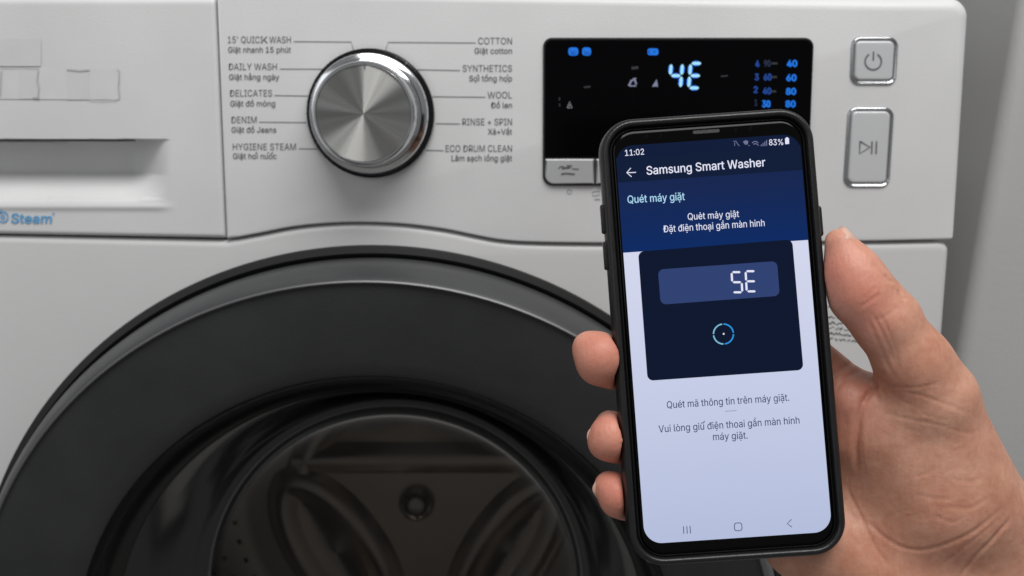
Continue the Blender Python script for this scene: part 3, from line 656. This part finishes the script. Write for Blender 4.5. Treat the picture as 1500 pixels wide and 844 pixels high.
# index, middle, ring, little finger behind the phone
cone(Mi, 10.5, (1140, 488, -23), 9.0, 5); cone((1140, 488, -23), 9.0, (1052, 446, -21), 8.2, 3); cone((1052, 446, -21), 8.2, (985, 425, -18), 7.2, 3)
cone(Mm, 10.5, (1030, 585, -24), 9.0, 3); cone((1030, 585, -24), 9.0, (925, 540, -20), 8.4, 3); cone((925, 540, -20), 8.4, (879, 524, -5), 9.2, 3)
cone(Mr, 10.5, (1030, 672, -24), 8.8, 3); cone((1030, 672, -24), 8.8, (938, 652, -20), 8.4, 3); cone((938, 652, -20), 8.0, (897, 641, -6), 8.6, 2)
cone(Mp, 10.0, (1045, 752, -23), 8.0, 3); cone((1045, 752, -23), 8.0, (955, 742, -19), 7.4, 3); cone((955, 742, -19), 7.0, (905, 725, -7), 7.4, 2)
cone((861, 508, -6), 5.4, (884, 520, -9), 6.5, 3); cone((876, 538, -6), 6.2, (900, 545, -9), 6.2, 3)
cone((893, 622, -12), 5.2, (908, 628, -13), 5.5, 2.5); cone((884, 650, -6), 5.2, (902, 655, -9), 5.2, 2.5)
cone((892, 712, -8), 5.4, (902, 716, -11), 5.6, 2); cone((905, 736, -8), 5.6, (916, 742, -10), 5, 2)
# the phone presses into the skin
PHI = np.array(PH.inverted()); sc = 1000.0
X, Y, Z = np.meshgrid(*ax, indexing='ij')
lx = PHI[0, 0]*X+PHI[0, 1]*Y+PHI[0, 2]*Z+PHI[0, 3]*sc; ly = PHI[1, 0]*X+PHI[1, 1]*Y+PHI[1, 2]*Z+PHI[1, 3]*sc; lz = PHI[2, 0]*X+PHI[2, 1]*Y+PHI[2, 2]*Z+PHI[2, 3]*sc
rc = 12.0
qx = np.abs(lx)-CW*500+rc; qy = np.abs(ly-c_off*1000)-CH*500+rc
d2 = np.sqrt(np.maximum(qx, 0)**2+np.maximum(qy, 0)**2)+np.minimum(np.maximum(qx, qy), 0)-rc
re = 3.0; qz = np.abs(lz+4.6)-5.3+re; d2 = d2+re
dp = np.sqrt(np.maximum(d2, 0)**2+np.maximum(qz, 0)**2)+np.minimum(np.maximum(d2, qz), 0)-re-.15
kk = 1.6; h = np.maximum(kk-np.abs(Dg+dp), 0)/kk; Dg = np.maximum(Dg, -dp)+h*h*kk*.25
del X, Y, Z, lx, ly, lz, qx, qy, d2, qz
# surface nets
def nets(D):
    s = D < 0; n = D.shape
    c = [s[i:n[0]-1+i, j:n[1]-1+j, k:n[2]-1+k] for i in (0, 1) for j in (0, 1) for k in (0, 1)]
    tot = sum(q.astype(np.int8) for q in c); act = (tot > 0) & (tot < 8)
    idx = -np.ones(act.shape, np.int64); I = np.argwhere(act); idx[act] = np.arange(len(I))
    P = np.zeros((len(I), 3)); cnt = np.zeros(len(I))
    cr = [(i, j, k) for i in (0, 1) for j in (0, 1) for k in (0, 1)]
    for a in cr:
        for d in range(3):
            if a[d] == 0:
                b = list(a); b[d] = 1
                va = D[I[:, 0]+a[0], I[:, 1]+a[1], I[:, 2]+a[2]]; vb = D[I[:, 0]+b[0], I[:, 1]+b[1], I[:, 2]+b[2]]
                m = (va < 0) != (vb < 0); tt = va[m]/(va[m]-vb[m]); q = np.array(a, float)[None].repeat(m.sum(), 0); q[:, d] += tt
                P[m] += q; cnt[m] += 1
    P = I+P/cnt[:, None]; Q = []
    for d in range(3):
        e1, e2 = [(1, 2), (2, 0), (0, 1)][d]
        a = [slice(1, n[0]-1)]*3; A = [slice(1, None), slice(1, None), slice(1, None)]
        sl0 = [slice(1, n[q]-1) for q in range(3)]; sl0[d] = slice(0, n[d]-1); sl1 = list(sl0); sl1[d] = slice(1, n[d])
        s0 = s[tuple(sl0)]; s1 = s[tuple(sl1)]; w_ = np.argwhere(s0 != s1)
        sg = s0[tuple(w_.T)]; base = w_+np.array([0 if q == d else 1 for q in range(3)])
        def at_(o1, o2):
            b = base.copy(); b[:, e1] -= o1; b[:, e2] -= o2; return idx[b[:, 0], b[:, 1], b[:, 2]]
        q = np.stack([at_(0, 0), at_(1, 0), at_(1, 1), at_(0, 1)], 1); q[~sg] = q[~sg][:, ::-1]; Q.append(q)
    return P, np.concatenate(Q)
P, Q = nets(Dg); P = P*STEP+lo
ok = (Q >= 0).all(1); Q = Q[ok]
# drop floating bits is not needed: one connected body.  Smooth a little
def adj_smooth(P, Q, it, lam=.5):
    e = np.concatenate([Q[:, [0, 1]], Q[:, [1, 2]], Q[:, [2, 3]], Q[:, [3, 0]]]); e = np.concatenate([e, e[:, ::-1]])
    cnt = np.bincount(e[:, 0], minlength=len(P)).astype(float); cnt[cnt == 0] = 1
    for _ in range(it):
        A = np.stack([np.bincount(e[:, 0], weights=P[e[:, 1], k], minlength=len(P)) for k in range(3)], 1)/cnt[:, None]; P = P+(A-P)*lam
    return P
P = adj_smooth(P, Q, 3)
def normals(P, Q):
    n = np.cross(P[Q[:, 2]]-P[Q[:, 0]], P[Q[:, 3]]-P[Q[:, 1]]); N = np.zeros_like(P)
    for k in range(4): 
        for c in range(3): N[:, c] += np.bincount(Q[:, k], weights=n[:, c], minlength=len(P))
    return N/np.maximum(np.linalg.norm(N, axis=1), 1e-9)[:, None]
N_ = normals(P, Q)
if (N_*(P-P.mean(0))).sum() < 0: Q = Q[:, ::-1]; N_ = -N_
pxl = np.stack([750+F*P[:, 0]/-P[:, 2], 422-F*P[:, 1]/-P[:, 2]], 1); front = np.clip(N_[:, 2]*2.5, 0, 1)
mmpx = -P[:, 2]/F
def crease(pts, depth, width, ridge=.12):
    pts = [tuple(q) for q in smoothpts(pts, 5)] if len(pts) > 2 else pts
    d = np.full(len(P), 1e9); L_ = 0; tpar = np.zeros(len(P)); tl_ = sum(math.dist(pts[i], pts[i+1]) for i in range(len(pts)-1)); acc = 0
    for i in range(len(pts)-1):
        a = np.array(pts[i]); b = np.array(pts[i+1]); ab = b-a; l = ab@ab
        t_ = np.clip(((pxl-a)@ab)/l, 0, 1); q = np.hypot(*(pxl-a-t_[:, None]*ab).T); m = q < d; d[m] = q[m]; tpar[m] = (acc+t_[m]*math.sqrt(l))/tl_; acc += math.sqrt(l)
    d = d*mmpx; env = np.clip(np.minimum(tpar, 1-tpar)*6, .0, 1)
    return front*env*(-depth*np.exp(-(d/width)**2)+depth*ridge*np.exp(-((d-width*2.2)/(width*1.3))**2))
disp_ = np.zeros(len(P))
for pts, dep, wd in [
    ([(1296, 540), (1284, 562), (1268, 583), (1258, 615), (1254, 655), (1255, 690)], 1.05, 1.1), ([(1290, 552), (1276, 572), (1266, 590)], .8, .8),
    ([(1238, 706), (1250, 735), (1261, 756), (1283, 803), (1308, 834)], .45, .6),
    ([(1258, 752), (1297, 788), (1326, 803), (1358, 805), (1394, 794), (1430, 776), (1472, 741)], .42, .6),
    ([(1482, 758), (1452, 792), (1430, 814), (1406, 846)], .6, .55), ([(1470, 752), (1440, 780), (1400, 812), (1372, 836)], .2, .45),
    ([(1288, 604), (1330, 614), (1394, 626)], .2, .55), ([(1318, 573), (1351, 580), (1391, 594), (1420, 606)], .22, .5), ([(1300, 566), (1340, 568), (1380, 560)], .18, .5),
    ([(1336, 722), (1370, 731), (1402, 730)], .2, .5), ([(1368, 755), (1395, 765), (1414, 756)], .2, .5), ([(1385, 744), (1420, 745), (1448, 730)], .25, .5), ([(1390, 700), (1420, 706), (1444, 698)], .2, .5),
    ([(1258, 452), (1272, 442), (1292, 430)], .28, .6), ([(1296, 402), (1303, 411), (1310, 412)], .5, .6), ([(1316, 424), (1323, 436), (1330, 437)], .5, .6),
    ([(1277, 458), (1290, 482), (1303, 510), (1314, 540)], .35, .6), ([(1286, 455), (1300, 482), (1312, 515), (1318, 545)], .3, .5), ([(1270, 462), (1280, 488), (1294, 520), (1308, 552)], .3, .6), ([(1260, 440), (1270, 434), (1284, 420)], .2, .5),
    ([(1216, 560), (1226, 545), (1240, 536), (1262, 530)], .5, .8), ([(1222, 575), (1240, 552), (1268, 540)], .4, .7), ([(1290, 590), (1282, 578), (1288, 566), (1296, 556)], .5, .8),
    ([(1280, 470), (1300, 462), (1318, 446)], .18, .5), ([(1262, 620), (1262, 660), (1270, 700)], .15, .5)]:
    disp_ += crease(pts, dep, wd)
for k in range(60):                       # fine skin folds running across the base of the thumb
    a = random.uniform(0, 1); cx = 1300+a*120+random.uniform(-20, 20); cy = 575+random.uniform(0, 1)**1*190; ang_ = random.uniform(-.25, .25)+(.15 if cy < 660 else -.2); l = random.uniform(10, 26)
    disp_ += crease([(cx-l*math.cos(ang_), cy-l*math.sin(ang_)), (cx, cy+random.uniform(-2, 2)), (cx+l*math.cos(ang_), cy+l*math.sin(ang_))], random.uniform(.03, .10), random.uniform(.3, .5))
P = P+N_*disp_[:, None]
# pink of the fingertips and the palm edge
blush = np.zeros(len(P))
for c, r in (((878, 524, -2), 14), ((897, 642, -3), 13), ((905, 725, -4), 12), ((1225, 400, 4), 13), ((1240, 590, -14), 12), ((1280, 470, 5), 8), ((1272, 435, 8), 5)):
    blush += 1.15*np.exp(-(np.linalg.norm(P-H3(*c), axis=1)/r)**2)
Wm = np.array(CAM); Pw = (P/1000)@Wm[:3, :3].T+Wm[:3, 3]

skin = bpy.data.materials.new('skin'); skin.use_nodes = True; t = skin.node_tree; b = t.nodes['Principled BSDF']; L = t.links
tc = t.nodes.new('ShaderNodeTexCoord')
n1 = t.nodes.new('ShaderNodeTexNoise'); n1.inputs['Scale'].default_value = 55; n1.inputs['Detail'].default_value = 6; n1.inputs['Roughness'].default_value = .6; L.new(tc.outputs['Object'], n1.inputs['Vector'])
n2 = t.nodes.new('ShaderNodeTexNoise'); n2.inputs['Scale'].default_value = 420; n2.inputs['Detail'].default_value = 4; L.new(tc.outputs['Object'], n2.inputs['Vector'])
r1 = t.nodes.new('ShaderNodeValToRGB'); r1.color_ramp.elements[0].position = .32; r1.color_ramp.elements[0].color = (.50, .225, .145, 1); r1.color_ramp.elements[1].position = .68; r1.color_ramp.elements[1].color = (.68, .375, .265, 1)
L.new(n1.outputs[0], r1.inputs[0])
m1 = t.nodes.new('ShaderNodeMix'); m1.data_type = 'RGBA'; m1.blend_type = 'MULTIPLY'; m1.inputs[0].default_value = .35; L.new(r1.outputs[0], m1.inputs[6])
r2 = t.nodes.new('ShaderNodeValToRGB'); r2.color_ramp.elements[0].position = .3; r2.color_ramp.elements[0].color = (.80, .62, .58, 1); r2.color_ramp.elements[1].position = .6; r2.color_ramp.elements[1].color = (1, 1, 1, 1); L.new(n2.outputs[0], r2.inputs[0]); L.new(r2.outputs[0], m1.inputs[7])
at2 = t.nodes.new('ShaderNodeAttribute'); at2.attribute_name = 'blush'
m2 = t.nodes.new('ShaderNodeMix'); m2.data_type = 'RGBA'; m2.inputs[7].default_value = (.66, .22, .165, 1); L.new(m1.outputs[2], m2.inputs[6])
ml = t.nodes.new('ShaderNodeMath'); ml.operation = 'MULTIPLY'; ml.inputs[1].default_value = .55; ml.use_clamp = True; L.new(at2.outputs['Fac'], ml.inputs[0]); L.new(ml.outputs[0], m2.inputs[0]); L.new(m2.outputs[2], b.inputs['Base Color'])
b.inputs['Roughness'].default_value = .48; b.inputs['Specular IOR Level'].default_value = .4
b.inputs['Subsurface Weight'].default_value = .22; b.inputs['Subsurface Radius'].default_value = (1, .35, .2); b.inputs['Subsurface Scale'].default_value = .003
vo = t.nodes.new('ShaderNodeTexVoronoi'); vo.inputs['Scale'].default_value = 1100; vo.feature = 'DISTANCE_TO_EDGE'; L.new(tc.outputs['Object'], vo.inputs['Vector'])
n3 = t.nodes.new('ShaderNodeTexNoise'); n3.inputs['Scale'].default_value = 700; n3.inputs['Detail'].default_value = 4; L.new(tc.outputs['Object'], n3.inputs['Vector'])
b1 = t.nodes.new('ShaderNodeBump'); b1.inputs['Strength'].default_value = .35; b1.inputs['Distance'].default_value = .00012; L.new(vo.outputs[0], b1.inputs['Height'])
b2 = t.nodes.new('ShaderNodeBump'); b2.inputs['Strength'].default_value = .5; b2.inputs['Distance'].default_value = .0002; L.new(n3.outputs[0], b2.inputs['Height']); L.new(b1.outputs[0], b2.inputs['Normal'])
pv = b2
for rot, sc_, st in ((.25, (700, 160, 420), .5), (-.9, (900, 190, 600), .4), (1.3, (800, 130, 500), .4)):      # crossing fine skin lines
    mp = t.nodes.new('ShaderNodeMapping'); mp.inputs['Rotation'].default_value = (0, rot, 0); mp.inputs['Scale'].default_value = (sc_[0], sc_[2], sc_[1]); L.new(tc.outputs['Object'], mp.inputs[0])
    nn = t.nodes.new('ShaderNodeTexNoise'); nn.inputs['Scale'].default_value = 1; nn.inputs['Detail'].default_value = 2; L.new(mp.outputs[0], nn.inputs['Vector'])
    bb = t.nodes.new('ShaderNodeBump'); bb.inputs['Strength'].default_value = st; bb.inputs['Distance'].default_value = .00028; L.new(nn.outputs[0], bb.inputs['Height']); L.new(pv.outputs[0], bb.inputs['Normal']); pv = bb
L.new(pv.outputs[0], b.inputs['Normal'])
hand = empty('hand', 'bare right hand and wrist gripping the black smartphone, thumb along its right edge', 'hand', tuple(CAM @ Vector(tuple(H3(1400, 800, -22)/1000))))
me = bpy.data.meshes.new('hand_body'); me.from_pydata(Pw.tolist(), [], Q.tolist()); me.materials.append(skin)
me.polygons.foreach_set('use_smooth', [True]*len(me.polygons))
at3 = me.attributes.new('blush', 'FLOAT', 'POINT'); at3.data.foreach_set('value', blush.astype(np.float32))
hb = bpy.data.objects.new('hand_body', me); COL.objects.link(hb); hb.parent = hand; hb.location = -hand.location
nailm = mat('nail', (.64, .40, .31), .4, spec=.4)
def nail(c, along, nrm, wd, ln):
    c = H3(*c); along = np.array(along, float); nrm = np.array(nrm, float); nrm /= np.linalg.norm(nrm); along -= nrm*(along@nrm); along /= np.linalg.norm(along); sd = np.cross(along, nrm)
    V = []; Fc = []; A, B = 10, 12
    for lay in (0, 2.6):
        for i in range(A+1):
            for j in range(B+1):
                u = i/A*2-1; v = j/B*2-1; hw = wd/2*(1-.12*(u > .6)*(u-.6)*5)*(1-.10*max(0, -u)**3)
                th = v*.95; r = hw/math.sin(.95)
                tip = (1-.22*v*v) if u > 0 else (1-.15*v*v)
                p = c+along*(u*ln/2*tip)+sd*(r*math.sin(th))+nrm*(r*(math.cos(th)-1)-.02*(u*ln/2)**2*.6-lay)
                V.append(tuple(p))
    n = (A+1)*(B+1)
    for lay in (0, 1):
        for i in range(A):
            for j in range(B): k = lay*n+i*(B+1)+j; Fc.append((k, k+1, k+B+2, k+B+1))
    bd = [j for j in range(B+1)]+[i*(B+1)+B for i in range(1, A+1)]+[A*(B+1)+j for j in range(B-1, -1, -1)]+[i*(B+1) for i in range(A-1, 0, -1)]
    for k in range(len(bd)): a, b_ = bd[k], bd[(k+1) % len(bd)]; Fc.append((a, b_, n+b_, n+a))
    Vw = [tuple(CAM @ Vector((v[0]/1000, v[1]/1000, v[2]/1000))) for v in V]
    o = mesh('fingernail', Vw, Fc, nailm, hand, sharp=60); o.location = -hand.location
nail((1250, 353, -2.2), (-.60, .80, 0), (.78, .56, -.30), 10.5, 13.5)
nail((849, 517, -9.2), (-.25, .05, 1), (-.86, .18, -.48), 10, 10)
nail((867, 635, -10), (-.25, .05, 1), (-.86, .18, -.48), 9.5, 10)
nail((874, 711, -10.6), (-.25, .05, 1), (-.86, .25, -.45), 8, 9)
